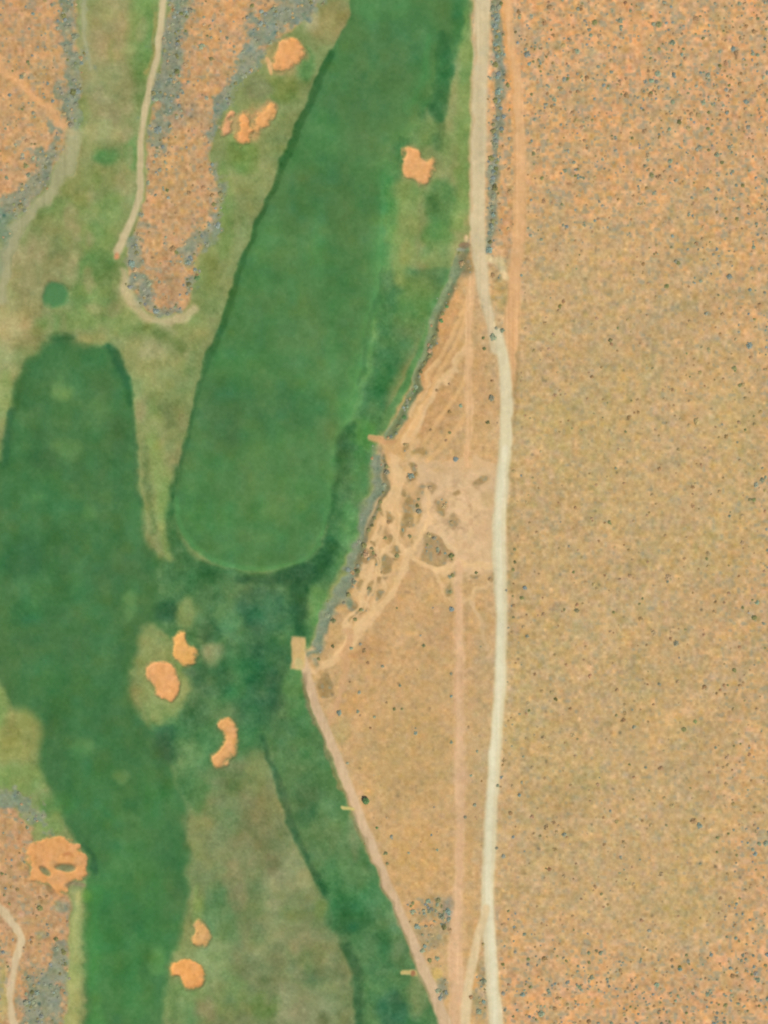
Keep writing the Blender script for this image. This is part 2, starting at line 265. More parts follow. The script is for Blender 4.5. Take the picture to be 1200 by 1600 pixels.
blob(668, 610, 50, 90, (201, 157, 104), 20, .7, rot=.35); blob(600, 940, 30, 80, (200, 160, 108), 16, .5, rot=.4)
line([(706, 428), (690, 462), (668, 520), (646, 574), (622, 624), (600, 664)], 14, (92, 134, 78), 4, .8, cls='rough_grass', den=0, spk=.1)
# cleared, driven-over ground
CLEAR = (220, 186, 140)
poly([(650, 718), (700, 728), (778, 722), (782, 800), (780, 884), (735, 890), (712, 880), (700, 850), (684, 838), (672, 852), (648, 868), (634, 850), (628, 800), (640, 756)], CLEAR, 11, 3, cls='trail', den=.03, spk=.3)
for c in [((642, 795), 13, 24, 0.0), ((640, 845), 11, 22, -.3), ((693, 790), 10, 10, 0), ((708, 812), 9, 11, .3), ((672, 764), 9, 10, 0), ((648, 735), 6, 7, .6), ((640, 748), 6, 6, .5), ((680, 862), 20, 24, .5), ((700, 872), 12, 14, .2), ((672, 842), 14, 10, .2), ((655, 770), 8, 10, 0)]:
    (cx, cy), rx, ry, ro = c
    blob(cx, cy, rx, ry, (178, 150, 104), 3.5, .9, rot=ro, w=1.5, cls='ground', den=.7, spk=.7)
blob(755, 750, 16, 10, (196, 168, 122), 6, .5); blob(758, 782, 12, 10, (200, 172, 120), 6, .6)
poly([(612, 664), (640, 640), (662, 618), (652, 664), (640, 700), (630, 740), (616, 800), (604, 800), (606, 740), (604, 700)], (217, 174, 116), 4, 1.3, cls='trail', den=.05, spk=.3)
poly([(606, 720), (640, 720), (650, 780), (648, 860), (640, 890), (610, 930), (585, 975), (560, 1010), (530, 1034), (512, 1030), (535, 990), (555, 930), (572, 880), (588, 820), (600, 770)], (217, 178, 124), 6, 1.3, cls='trail', den=.1, spk=.5, alpha=.9)
TR = (230, 193, 140)
def trail(pts, wd=8, col=TR, soft=2.6, a=.9, cls='trail', w=1.5): return line(pts, wd, col, soft, w, alpha=a, cls=cls, den=0, spk=.3, h=-.06, hs=3)
trail([(612, 690), (592, 690), (578, 687)], [16, 12, 8], (214, 166, 112))
trail([(735, 470), (728, 540), (700, 590), (662, 640), (634, 690)], [10, 8, 9, 12, 14])
trail([(690, 560), (668, 600), (640, 650)], 7, a=.8)
trail([(622, 720), (612, 780), (596, 830), (578, 880), (562, 930), (548, 975), (538, 1010)], [14, 10, 9, 8, 9, 10, 10])
trail([(628, 740), (618, 790), (612, 830), (630, 862), (640, 872)], [12, 9, 8, 10, 10])
trail([(612, 830), (596, 880), (592, 930), (574, 970), (548, 1005), (522, 1030), (496, 1042), (478, 1046)], [7, 8, 8, 12, 14, 12, 10, 8])
trail([(640, 872), (616, 920), (592, 955), (562, 985)], [12, 10, 11, 13])
trail([(642, 872), (662, 884), (690, 888), (716, 880), (745, 880), (772, 884)], [12, 10, 10, 10, 12, 12])
trail([(690, 888), (704, 900), (714, 916)], 8)
trail([(642, 870), (654, 848), (664, 820), (676, 806)], [10, 8, 8, 12])
trail([(690, 836), (704, 850), (716, 862)], 9, (222, 190, 142))
trail([(578, 850), (566, 890), (552, 930)], 6, a=.7); trail([(604, 800), (584, 850), (560, 895)], 6, a=.7)
trail([(600, 770), (590, 812), (574, 850)], 8, (206, 170, 112), a=.8)
trail([(545, 990), (542, 1030), (534, 1070), (526, 1100), (518, 1122)], [16, 12, 10, 9, 14], (212, 170, 122))
trail([(652, 720), (690, 724), (735, 728), (776, 726)], [8, 9, 12, 14], (218, 182, 134))
trail([(660, 640), (646, 690), (655, 716)], 7, a=.6)
trail([(740, 940), (746, 962), (752, 985), (764, 1012)], 8, (222, 188, 142), a=.9)
trail([(774, 900), (744, 930), (722, 944)], 6, a=.7)
trail([(684, 888), (700, 930), (716, 960)], 6, a=.6)
trail([(720, 1050), (750, 1040), (774, 1020)], 8, (220, 182, 138), a=.8)
trail([(492, 1050), (506, 1080), (520, 1110)], 5, a=.4)
for ix, iy, ra, rb, ro in [(601, 796, 5, 10, .2), (598, 830, 5, 10, .2), (585, 852, 6, 6, .5), (578, 868, 9, 8, .3), (604, 841, 5, 9, .2), (619, 868, 7, 12, -.1), (604, 884, 10, 16, .1), (601, 902, 5, 6, 0), (577, 916, 6, 14, .15), (563, 952, 9, 7, -.3), (555, 968, 5, 8, .3), (590, 928, 5, 8, .2), (610, 810, 5, 8, 0), (640, 790, 8, 14, .1), (636, 812, 9, 12, .2), (508, 1070, 12, 20, -.3), (690, 800, 5, 7, 0), (596, 760, 4, 8, .2), (647, 731, 5, 8, -.4), (641, 746, 6, 7, .4), (656, 706, 12, 5, .2), (703, 924, 6, 10, .1), (705, 899, 6, 6, 0), (569, 872, 6, 8, .4), (636, 700, 4, 7, .3), (752, 752, 12, 6, 0), (744, 896, 5, 5, 0), (764, 902, 4, 7, 0), (715, 770, 5, 5, 0), (632, 770, 4, 7, 0), (586, 880, 5, 7, .2), (560, 915, 4, 9, .2), (548, 945, 4, 8, .3), (590, 905, 4, 7, .3), (628, 822, 6, 14, -.2)]:
    blob(ix, iy, ra, rb, (166, 140, 92), 2.6, .88, rot=ro, w=1.2, cls='ground', den=.9, spk=.6)
blob(752, 1150, 14, 200, (192, 166, 120), 9, .6)
for q, pts in enumerate([[(734, 480), (716, 530), (690, 580), (664, 630), (640, 680)], [(740, 440), (722, 490), (704, 530), (676, 580), (652, 628)], [(730, 590), (712, 620), (690, 650), (664, 690)], [(732, 640), (714, 668), (690, 700), (668, 720)], [(664, 560), (650, 596), (636, 640), (624, 680)]]):
    trail(pts, 7, (226, 182, 124), a=.8, w=.4)
trail([(596, 730), (590, 780), (576, 826), (560, 868), (552, 900)], 6); trail([(608, 760), (604, 810), (590, 850), (584, 900), (570, 940), (552, 980)], 5)
trail([(626, 760), (624, 800), (620, 840), (630, 866)], 5); trail([(664, 770), (668, 800), (664, 830), (648, 858)], 6); trail([(596, 862), (616, 872), (640, 876)], 5); trail([(566, 900), (584, 896), (606, 904)], 4); trail([(560, 935), (574, 944), (588, 956)], 4)
trail([(574, 860), (592, 872), (610, 862)], 4)
for bx, by, ra, rb in [(735, 760, 16, 8), (725, 840, 12, 16), (756, 820, 8, 20), (740, 862, 16, 6)]: blob(bx, by, ra, rb, (206, 172, 126), 7, .6, w=2.5)
# driven tracks
TK = (223, 182, 132)
line([(735, 430), (733, 520), (732, 600), (733, 700), (732, 726)], [12, 12, 13, 11, 10], TK, 3, .7, cls='dirt_track', den=0, spk=.3)
line([(716, 880), (717, 960), (718, 1040), (719, 1130), (719, 1220), (718, 1300), (715, 1400), (712, 1480), (716, 1560), (712, 1680)], [13, 12, 14, 14, 16, 14, 15, 22, 26, 30], (221, 182, 138), 5, .5, cls='dirt_track', den=0, spk=.3)
for a, b, r in [(728, 1060, 14), (724, 1215, 14)]: blob(a, b, r, 12, (206, 170, 130), 6, .6)
line([(782, -90), (791, 0), (799, 80), (809, 160), (813, 240), (812, 330), (806, 420), (799, 500), (796, 560), (795, 600)], [18, 17, 16, 16, 18, 18, 21, 25, 28, 26], (224, 178, 125), 4.5, .4, cls='dirt_track', den=0, spk=.25)
line([(783, 0), (790, 70), (796, 140), (800, 210)], 8, (222, 164, 100), 3, alpha=.6)
blob(790, 340, 9, 60, (206, 160, 112), 5, .7); blob(783, 450, 8, 34, (176, 158, 102), 5, .8, cls='ground')
line([(764, 402), (780, 408), (792, 432)], 12, (216, 194, 142), 3, cls='gravel_road')
# band of shrubs between the road and the track
line([(775, -70), (776, 60), (778, 150), (772, 230), (770, 330), (766, 392)], [17, 16, 16, 13, 15, 10], (144, 146, 118), 3.5, 1.3, den=2.4, spk=.9, cls='ground')
# main road
line([(752, -90), (752, 180), (747, 350), (754, 440), (770, 515), (788, 570), (792, 640), (784, 760), (781, 900), (783, 1000), (773, 1180), (764, 1340), (766, 1470), (776, 1620)], 30, (210, 180, 136), 6, 2.4, alpha=.45)
line([(752, -90), (754, 0), (751, 80), (748, 180), (746, 280), (746, 350), (750, 410), (757, 460), (768, 510), (776, 545)], [26, 25, 25, 24, 24, 24, 23, 18, 13, 18], (212, 195, 154), 3.5, .22, cls='gravel_road', den=0, spk=.2, h=.15)
line([(752, 400), (757, 450), (766, 500), (774, 530)], [12, 12, 11, 10], (220, 200, 160), 3, .5, alpha=.8)
line([(778, 520), (788, 570), (792, 620), (790, 700), (784, 760), (780, 830), (781, 900), (784, 960), (782, 1040), (779, 1100), (773, 1180), (768, 1260), (764, 1340), (762, 1410), (765, 1470), (770, 1540), (775, 1600), (780, 1700)], [14, 17, 20, 20, 20, 22, 22, 17, 18, 18, 19, 19, 20, 20, 20, 21, 22, 24], (220, 208, 168), 3.2, .22, cls='gravel_road', den=0, spk=.15, h=.15)
line([(790, 700), (783, 760), (779, 830), (782, 960), (781, 1040), (778, 1100), (771, 1180), (766, 1260), (763, 1340), (764, 1420), (769, 1500), (774, 1600)], 10, (228, 221, 186), 3.5, .22, alpha=.9)
line([(760, 1420), (746, 1466), (736, 1520), (728, 1580), (724, 1690)], [12, 13, 14, 15, 18], (226, 202, 156), 3, .3, cls='gravel_road', den=0, spk=.2)
line([(803, 700), (800, 750), (798, 830), (799, 900), (798, 1000)], 6, (168, 148, 98), 3, alpha=.45)
line([(812, 545), (808, 600), (806, 680)], 6, (170, 144, 96), 3, alpha=.7)
line([(741, 60), (735, 180), (734, 330)], 5, (196, 164, 118), 3, alpha=.5)
line([(746, 1000), (745, 1100)], 18, (200, 166, 120), 8, alpha=.4)
# path from the pad along the course
line([(472, 1020), (480, 1058), (494, 1102), (512, 1148), (534, 1202), (558, 1264), (584, 1330), (610, 1390), (636, 1450), (662, 1514), (686, 1574), (712, 1660)], [12, 14, 16, 16, 14, 16, 14, 14, 15, 17, 18, 24], (212, 183, 144), 3, .35, cls='gravel_path', den=0, spk=.2, h=.08)
line([(470, 1060), (486, 1110), (506, 1162), (526, 1212), (548, 1262), (576, 1330), (602, 1390), (628, 1450), (652, 1514), (676, 1574)], 5, (150, 134, 94), 2.6, 1.2, alpha=.55)
line([(532, 1259), (548, 1260)], 6, (206, 192, 120), 2, cls='gravel_path'); line([(630, 1521), (652, 1522)], 7, (204, 184, 118), 2, cls='gravel_path'); blob(647, 1523, 5, 4, (162, 110, 76), 2, .8)
poly([(455, 1000), (457, 994), (474, 994), (478, 998), (478, 1026), (474, 1044), (456, 1045), (454, 1040)], (206, 176, 118), 3, .4, cls='tee_ground', h=.2, hs=4, spk=.3)
blob(466, 1038, 7, 6, (200, 188, 128), 4, .8)
# cart paths on the left
line([(258, -90), (254, 0), (250, 50), (242, 100), (230, 155), (221, 205), (219, 260), (219, 300), (210, 335), (196, 365), (184, 392)], [11, 11, 11, 10, 10, 9, 10, 11, 11, 12, 14], (206, 190, 146), 3, .4, cls='gravel_path', den=0, spk=.15, h=.08)
line([(243, 20), (240, 70), (230, 115)], 5, (178, 156, 96), 3, alpha=.6); blob(182, 400, 5, 5, (212, 146, 104), 3, .9)
line([(133, -60), (132, 30), (137, 80), (140, 110)], [7, 7, 5, 4], (172, 172, 134), 4, .8, cls='gravel_path', alpha=.8)
line([(114, 208), (106, 246), (88, 286), (62, 318), (34, 352), (16, 376), (8, 420), (2, 470)], [24, 24, 18, 20, 22, 26, 16, 16], (176, 172, 130), 7, 1.4, cls='gravel_path', alpha=.85)
line([(-60, 1370), (-4, 1416), (14, 1432), (27, 1456), (28, 1486), (21, 1520), (16, 1560), (20, 1590), (34, 1640)], [14, 14, 13, 13, 13, 12, 10, 10, 14], (213, 192, 152), 3, .8, cls='gravel_path', den=0, spk=.2)
line([(14, 1500), (12, 1540)], 8, (216, 180, 144), 3, alpha=.5)
# ditch
DG = (130, 146, 106)
line([(724, 392), (710, 424), (695, 460), (682, 500), (668, 545), (650, 598), (632, 644), (610, 680)], [16, 16, 14, 13, 13, 13, 15, 18], DG, 3, 1, cls='drainage_ditch', den=.25, spk=.5, h=-.5, hs=9)
line([(590, 712), (588, 748), (576, 792), (562, 838), (548, 884), (532, 926), (510, 966), (500, 1000), (490, 1030)], [18, 17, 15, 14, 16, 21, 18, 16, 8], (132, 144, 116), 5, 2.4, cls='drainage_ditch', den=.5, spk=.5, h=-.5, hs=12)
line([(706, 448), (688, 500), (674, 540), (654, 594), (626, 656), (612, 682)], [6, 8, 8, 8, 10, 10], (112, 120, 82), 3, 1.3, alpha=.7, den=1.0)
line([(604, 716), (600, 770), (584, 812), (566, 856), (556, 900)], [7, 7, 8, 8, 10], (116, 118, 86), 3, 1.3, alpha=.7, den=1.2)
blob(722, 412, 10, 18, (142, 130, 92), 6, .7, den=.8); blob(724, 384, 9, 6, (124, 106, 84), 3, .8); blob(719, 392, 8, 3, (146, 150, 134), 2, .8); blob(726, 372, 4, 6, (212, 190, 146), 3, .9)
line([(474, 1052), (478, 1090), (490, 1130)], 7, (148, 128, 96), 3, alpha=.5)
# round mown tee
TEE = blob(86, 461, 21, 21, (80, 134, 80), 4.5, .95, w=.7, cls='tee_ground', h=.5, hs=6)

# ------------------------------------------------------------------ sand bunkers
BK = {
 'a': ([(437, 65), (453, 61), (470, 66), (476, 79), (467, 92), (450, 102), (430, 107), (424, 98), (432, 86), (436, 76)], (222, 163, 104), 'sand bunker with a straight upper edge, highest of all, beside the brushy bank'),
 'b': ([(415, 164), (424, 163), (429, 176), (420, 190), (408, 201), (399, 203), (391, 196), (400, 182)], (220, 164, 104), 'tilted sand bunker nearest the fairway in the cluster of three at the upper left'),
 'c': ([(376, 180), (384, 178), (388, 196), (390, 214), (380, 223), (369, 217), (372, 200)], (222, 160, 102), 'upright orange sand bunker in the middle of the cluster of three at the upper left'),
 'd': ([(358, 174), (362, 178), (358, 194), (359, 208), (352, 215), (346, 204), (350, 186)], (214, 160, 112), 'thin sliver of a sand bunker on the far left of the cluster of three'),
 'e': ([(628, 236), (639, 231), (652, 234), (658, 246), (667, 251), (675, 250), (677, 263), (671, 275), (669, 286), (656, 287), (645, 279), (632, 271), (627, 255)], (226, 170, 112), 'stepped sand bunker alone on the right side of the long fairway near the road'),
 'f': ([(282, 985), (292, 988), (297, 1006), (308, 1016), (306, 1031), (295, 1040), (281, 1034), (269, 1024), (267, 1004), (273, 992)], (222, 170, 100), 'upper sand bunker of the pair inside the dry grass ring'),
 'g': ([(228, 1042), (246, 1033), (264, 1036), (273, 1052), (277, 1076), (270, 1092), (257, 1094), (245, 1084), (241, 1068), (230, 1060)], (224, 166, 108), 'larger bean shaped sand bunker, lower of the pair inside the dry grass ring'),
 'h': ([(341, 1130), (357, 1124), (369, 1132), (371, 1152), (367, 1176), (357, 1188), (346, 1200), (336, 1195), (332, 1182), (342, 1174), (350, 1162), (350, 1148), (342, 1140)], (222, 168, 108), 'crescent sand bunker on its own below the grass ring pair'),
 'i': ([(313, 1435), (322, 1446), (327, 1460), (325, 1472), (313, 1476), (303, 1472), (302, 1457), (306, 1443)], (212, 166, 106), 'small egg shaped sand bunker near the bottom edge of the lower fairway'),
 'j': ([(266, 1509), (282, 1500), (302, 1502), (314, 1513), (319, 1530), (314, 1542), (298, 1547), (286, 1540), (279, 1526), (269, 1524)], (224, 162, 96), 'kidney shaped sand bunker lowest of all, beneath the small egg shaped one'),
 'k': ([(48, 1322), (66, 1314), (88, 1309), (108, 1313), (127, 1326), (137, 1346), (138, 1370), (124, 1375), (112, 1378), (104, 1392), (88, 1397), (76, 1384), (56, 1380), (45, 1364), (46, 1342)], (218, 160, 102), 'large orange waste bunker holding two grassy islands at the lower left'),
}
NCL = len(CN); bk_id = {}
blob(388, 190, 42, 20, (196, 160, 110), 7, .75, rot=-.5, w=2.5)
blob(444, 88, 34, 20, (180, 156, 104), 7, .6, rot=-.4, w=2.5)
def lip(sh, col, a): put(sh, col, 3.5, a)
for n_, (pts, c, lab) in BK.items():
    big = n_ == 'k'
    cx = sum(p[0] for p in pts) / len(pts); cy = sum(p[1] for p in pts) / len(pts)
    wide = Shape('poly', pts, 20, .8); wide.d = wide.d + RAG2[wide.sl] * (2.0 if n_ in 'abcd' else 2.6 if big else 1.5)
    ring = Shape('poly', pts, 20, .8); ring.d = ring.d - 3.2
    sand_i = NCL; lip_i = NCL + 1; NCL += 2; bk_id[n_] = (sand_i, lip_i, cx, cy)
    put(ring, (126, 116, 68) if not big else (160, 138, 92), 4.5, .32 if not big else .2, cls=lip_i, h=.22, hs=5)
    put(wide, (min(c[0] + 9, 236), c[1] + 6, c[2] + 2), 3.4, 1, cls=sand_i, spk=.5, h=-.8 if not big else -.5, hs=6, den=0)
isl = []
for cx, cy, rx, ry, ro in [(103, 1357, 16, 6, -.05), (70, 1362, 12, 5, .7)]:
    sh = blob(cx, cy, rx, ry, (134, 134, 92), 2.4, .95, rot=ro, w=.6, cls=NCL, h=.8, hs=3.5); isl.append((NCL, cx, cy)); NCL += 1
blob(118, 1384, 18, 5, (142, 128, 96), 4, .8); blob(78, 1390, 9, 5, (160, 118, 80), 3, .7, rot=.5); blob(62, 1345, 8, 12, (196, 150, 100), 5, .6); blob(86, 1376, 16, 6, (206, 158, 110), 5, .6); blob(120, 1350, 6, 10, (226, 168, 112), 4, .6); blob(86, 1352, 7, 6, (200, 156, 104), 4, .7); blob(108, 1334, 6, 4, (200, 134, 80), 3, .7)
blob(138, 1402, 9, 12, (92, 148, 70), 5, .8)
line([(418, 92), (422, 104), (424, 114)], [6, 7, 4], (214, 176, 122), 2, .5)
line([(133, 1320), (146, 1340), (149, 1362)], 8, (56, 102, 62), 3, alpha=.75)

# ------------------------------------------------------------------ mottling
gr = 1 - np.clip(SPK * 1.5, 0, 1)                      # greens
GN = np.isin(CLS, [1, 2])
COL = np.where(GN[..., None], COL * np.array([1.025, 1.015, 1.0]), COL)
n1, n2, n3 = fbm(30, 80), fbm(13, 90), vn(5, 95)
n4 = vn(70, 97)
gm = GN * np.clip(1 - SPK * 1.2, 0, 1)
rgh = (CLS == 1)
COL += (gm * (n1 * 3.2 + n2 * 2.6 + n3 * 1.8 + vn(2.8, 96) * 1.8) * (1 + .9 * rgh))[..., None] * np.array([1.0, .9, .8])
COL += (gm * (fbm(40, 111) * 4 + n4 * 2) * (1 + .6 * rgh))[..., None] * np.array([1.0, .1, .2])
COL += (gm * (vn(22, 141, sy=60)) * 3.0)[..., None] * np.array([.4, 1.0, .8])
COL += (gm * vn(16, 143) * 2.2)[..., None] * np.array([-.6, .2, 1.0])
# desert speckle: pink, ochre, khaki and grey-green flecks a metre or two across
s1 = vn(5.0, 120); s2 = vn(7.5, 121); s3 = vn(4.0, 122); s4 = vn(12, 123); s5 = vn(9, 124); s6 = vn(30, 125)
dz = SPK
COL += (dz * (s1 * 7 + s3 * 6 + s2 * 5))[..., None] * np.array([1.0, .95, .85])
COL += (dz * (s2 * 7 + s4 * 6 + s6 * 4) * (.6 + .4 * ORG))[..., None] * np.array([1.0, .05, -.35])
COL += (dz * s5 * 5)[..., None] * np.array([.1, .1, 1.0])
dark = np.clip(-vn(5.5, 131) - 1.25, 0, 2) * dz
COL -= dark[..., None] * np.array([28, 20, 12.])
lite = np.clip(vn(6, 132) - 1.5, 0, 1.5) * dz
COL += lite[..., None] * np.array([22, 14, 8.])
fl = np.clip(np.minimum(1, DEN * 1.1) * (np.maximum(vn(6.5, 501, sy=5.5), vn(5, 503)) - .75) * 1.2, 0, .55) * np.isin(CLS, [0, 7])
COL = COL * (1 - fl[..., None]) + np.array([153, 153, 128.]) * fl[..., None]
RD = np.isin(CLS, [3, 4, 5])
COL += (RD * (vn(3.2, 511, sy=90) * 3.5 + fbm(9, 512) * 3))[..., None] * np.array([1, .95, .9])
PAD = np.clip(1 - np.hypot((X - 712) / 62, (Y - 800) / 84), 0, 1) * (CLS == 7)
COL -= (np.clip(PAD * 2, 0, 1) * np.clip(RAG * .6 + RAG2 * .6, -.4, 1.3))[..., None] * np.array([16, 15, 12.])
COL = np.clip(COL, 20, 245)
ALB = lin(COL) / K
HGT += np.clip(SPK, 0, 1) * vn(5, 133) * .03

# ------------------------------------------------------------------ materials
def mat(name, scale, amt, rough=.95, bump=.3, leaf=False, tint=None):
    m = bpy.data.materials.new(name); m.use_nodes = True; nt = m.node_tree; N = nt.nodes; L = nt.links
    b = N['Principled BSDF']; b.inputs['Roughness'].default_value = rough; b.inputs['Specular IOR Level'].default_value = .15
    at = N.new('ShaderNodeAttribute'); at.attribute_name = 'albedo'
    geo = N.new('ShaderNodeNewGeometry')
    no = N.new('ShaderNodeTexNoise'); no.inputs['Scale'].default_value = scale; no.inputs['Detail'].default_value = 4; no.inputs['Roughness'].default_value = .65
    L.new(geo.outputs['Position'], no.inputs['Vector'])
    mr = N.new('ShaderNodeMapRange'); mr.inputs['From Min'].default_value = .25; mr.inputs['From Max'].default_value = .75
    mr.inputs['To Min'].default_value = 1 - amt; mr.inputs['To Max'].default_value = 1 + amt
    L.new(no.outputs['Fac'], mr.inputs['Value'])
    mx = N.new('ShaderNodeVectorMath'); mx.operation = 'SCALE'
    if tint is None: L.new(at.outputs['Color'], mx.inputs[0])
    else: mx.inputs[0].default_value = tint
    L.new(mr.outputs['Result'], mx.inputs['Scale']); L.new(mx.outputs['Vector'], b.inputs['Base Color'])
    if bump:
        bp = N.new('ShaderNodeBump'); bp.inputs['Strength'].default_value = bump; bp.inputs['Distance'].default_value = .05
        L.new(no.outputs['Fac'], bp.inputs['Height']); L.new(bp.outputs['Normal'], b.inputs['Normal'])
    return m
M = {'ground': mat('desert_soil', 1.1, .10), 'rough_grass': mat('dry_grass', .8, .09), 'fairway': mat('mown_grass', .5, .05),
     'gravel_road': mat('pale_gravel', .9, .05), 'dirt_track': mat('orange_dirt', .9, .06), 'gravel_path': mat('path_gravel', .9, .05),
     'drainage_ditch': mat('stony_ditch', 1.2, .16), 'trail': mat('trodden_dirt', .9, .07), 'tee_ground': mat('tee_turf', .7, .06),
     'sand': mat('bunker_sand', .8, .04, bump=.15), 'lip': mat('bunker_lip_turf', 1.0, .12), 'shrub': mat('shrub_leaves', 2.5, .08, bump=0),
     'bark': mat('bark', 3, .2, tint=(.12, .09, .06))}

WXm = (X - 600) * S; WYm = (800 - Y) * S
cell = CLS[:-1, :-1]
vid = np.arange(NX * NY).reshape(NY, NX)
PX, PY, PZ, PA = WXm.ravel(), WYm.ravel(), HGT.ravel(), ALB.reshape(-1, 3)
col = bpy.context.scene.collection
def raw_mesh(name, co, faces, alb, m, smooth=True):
    me = bpy.data.meshes.new(name); n = len(co); f = len(faces); k = faces.shape[1]
    me.vertices.add(n); me.vertices.foreach_set('co', co.astype(np.float32).ravel())
    me.loops.add(f * k); me.loops.foreach_set('vertex_index', faces.astype(np.int32).ravel())
    me.polygons.add(f); me.polygons.foreach_set('loop_start', np.arange(0, f * k, k, dtype=np.int32)); me.polygons.foreach_set('loop_total', np.full(f, k, np.int32))
    me.update(calc_edges=True)
    me.polygons.foreach_set('use_smooth', np.full(f, smooth))
    if alb is not None:
        a = me.attributes.new('albedo', 'FLOAT_COLOR', 'POINT'); a.data.foreach_set('color', np.c_[alb, np.ones(n)].astype(np.float32).ravel())
    me.materials.append(m); return me
def class_mesh(name, ids, m, origin=(0, 0, 0), extra=None):
    sel = np.isin(cell, ids); j, i = np.nonzero(sel)
    F = np.stack([vid[j, i], vid[j + 1, i], vid[j + 1, i + 1], vid[j, i + 1]], 1)
    u, inv = np.unique(F, return_inverse=True); F = inv.reshape(-1, 4)
    co = np.c_[PX[u], PY[u], PZ[u]] - np.array(origin); al = PA[u]
    if extra:
        eco, eF, eal = extra; F = np.r_[F, eF + len(co)]; co = np.r_[co, eco]; al = np.r_[al, eal]
    return raw_mesh(name, co, F, al, m)
def link(name, me, parent=None, loc=None):
    o = bpy.data.objects.new(name, me); col.objects.link(o)
    if parent: o.parent = parent
    if loc: o.location = loc
    return o
def tag(o, label=None, cat=None, group=None, kind=None):
    if label: o['label'] = label
    if cat: o['category'] = cat
    if group: o['group'] = group
    if kind: o['kind'] = kind
    return o
def zat(px, py): return float(bil(HGT, np.array((px + 60) / STEP), np.array((py + 60) / STEP)))

# outer plain joined to the detailed sheet: concentric rings reaching the horizon
def ring_extra():
    W0, W1, H0, H1 = PX.min(), PX.max(), PY.min(), PY.max()
    e_i = np.r_[vid[0, :], vid[1:, -1], vid[-1, -2::-1], vid[-2:0:-1, 0]]
    base = np.c_[PX[e_i], PY[e_i], PZ[e_i]]; n = len(base); co = [base]; al = [PA[e_i]]
    avg_l = lin((150, 146, 98)) / K; avg_r = lin((200, 163, 110)) / K
    for q, sc in enumerate((1.25, 2, 5, 20, 80)):
        b = base.copy(); b[:, :2] *= sc; b[:, 2] = 0; co.append(b)
        t = np.clip((b[:, 0] / 60) + .3, 0, 1)[:, None]; al.append(avg_l * (1 - t) + avg_r * t if q > 0 else PA[e_i])
    F = []
    for q in range(5):
        a = np.arange(n); b = (a + 1) % n
        F.append(np.stack([q * n + b, q * n + a, (q + 1) * n + a, (q + 1) * n + b], 1))
    return np.concatenate(co), np.concatenate(F), np.concatenate(al)
for i, n_ in enumerate(CN):
    me = class_mesh(n_, [i], M[n_], extra=ring_extra() if n_ == 'ground' else None)
    o = link(n_, me); tag(o, kind='structure')
for n_, (pts, c, lab) in BK.items():
    si, li, cx, cy = bk_id[n_]
    org = ((cx - 600) * S, (800 - cy) * S, zat(cx, cy))
    e = link('sand_bunker', None, loc=org); tag(e, lab, 'bunker', 'sand bunkers of the golf course')
    link('sand_floor', class_mesh('sand_floor', [si], M['sand'], org), e)
    link('grass_lip', class_mesh('grass_lip', [li], M['lip'], org), e)
    if n_ == 'k':
        for (ii, ix, iy) in isl: link('grass_island', class_mesh('grass_island', [ii], M['lip'], org), e)

# ------------------------------------------------------------------ shrubs
def bush_template(seed, n=34):
    r = np.random.default_rng(seed); V = []; F = []
    for k in range(n):
        a = r.uniform(0, 2 * math.pi); el = math.asin(r.uniform(.05, 1)); rr = r.uniform(.45, 1.0)
        p = np.array([math.cos(a) * math.cos(el), math.sin(a) * math.cos(el), .42 * math.sin(el)]) * rr
        nrm = p + r.normal(0, .45, 3) + np.array([0, 0, 2.2]); nrm /= np.linalg.norm(nrm)
        t = np.cross(nrm, r.normal(0, 1, 3)); t /= np.linalg.norm(t); b = np.cross(nrm, t)
        s = r.uniform(.24, .42); q = len(V)
        for (u, v) in ((-1, -.7), (1, -.7), (.8, .8), (-.8, .8)): V.append(p + t * u * s + b * v * s * .8 + nrm * r.normal(0, .04))
        F.append((q, q + 1, q + 2, q + 3))
    return np.array(V), np.array(F)
TPL = [bush_template(300 + i) for i in range(8)]
PAL = {'grey': (150, 154, 128), 'blue': (138, 150, 138), 'brown': (176, 146, 104), 'olive': (138, 138, 92), 'green': (108, 142, 88), 'dry': (184, 160, 114)}
BOOST = 1.12
def cola(key, r):
    c = np.array(PAL[key], float) + r.normal(0, 7) + r.normal(0, 3, 3); return np.clip(lin(c) / K * BOOST, .01, .6)
# candidates for the mass of scrub
N = 52000; cx = rng.uniform(-55, 1255, N); cy = rng.uniform(-55, 1655, N)
dn_ = bil(DEN, (cx + 60) / STEP, (cy + 60) / STEP); clump = vn(28, 201, cx, cy); cl = bil(CLS.astype(float), np.round((cx + 60) / STEP), np.round((cy + 60) / STEP))
p = dn_ * .27 * np.clip(1 + .45 * clump, .2, 2.2)
keep = (rng.uniform(0, 1, N) < p) & np.isin(np.round(cl), [0, 1, 6])
cx, cy, dn_ = cx[keep], cy[keep], dn_[keep]; n = len(cx)
rad = np.exp(rng.normal(math.log(.58), .36, n)); rad = np.clip(rad, .3, 1.5)
sx_ = np.where(dn_ > 1.2, 1.1, 1.0); rad *= sx_
inframe = (cx > 3) & (cx < 1197) & (cy > 3) & (cy < 1597)
keys = []
for k in range(n):
    u = rng.uniform()
    if dn_[k] > 1.2: keys.append('grey' if u < .5 else 'blue' if u < .68 else 'olive' if u < .9 else 'dry')
    elif cx[k] > 820 and dn_[k] < .4: keys.append('brown' if u < .45 else 'dry' if u < .8 else 'olive' if u < .92 else 'grey')
    else: keys.append('grey' if u < .36 else 'blue' if u < .5 else 'brown' if u < .78 else 'olive' if u < .9 else 'dry')
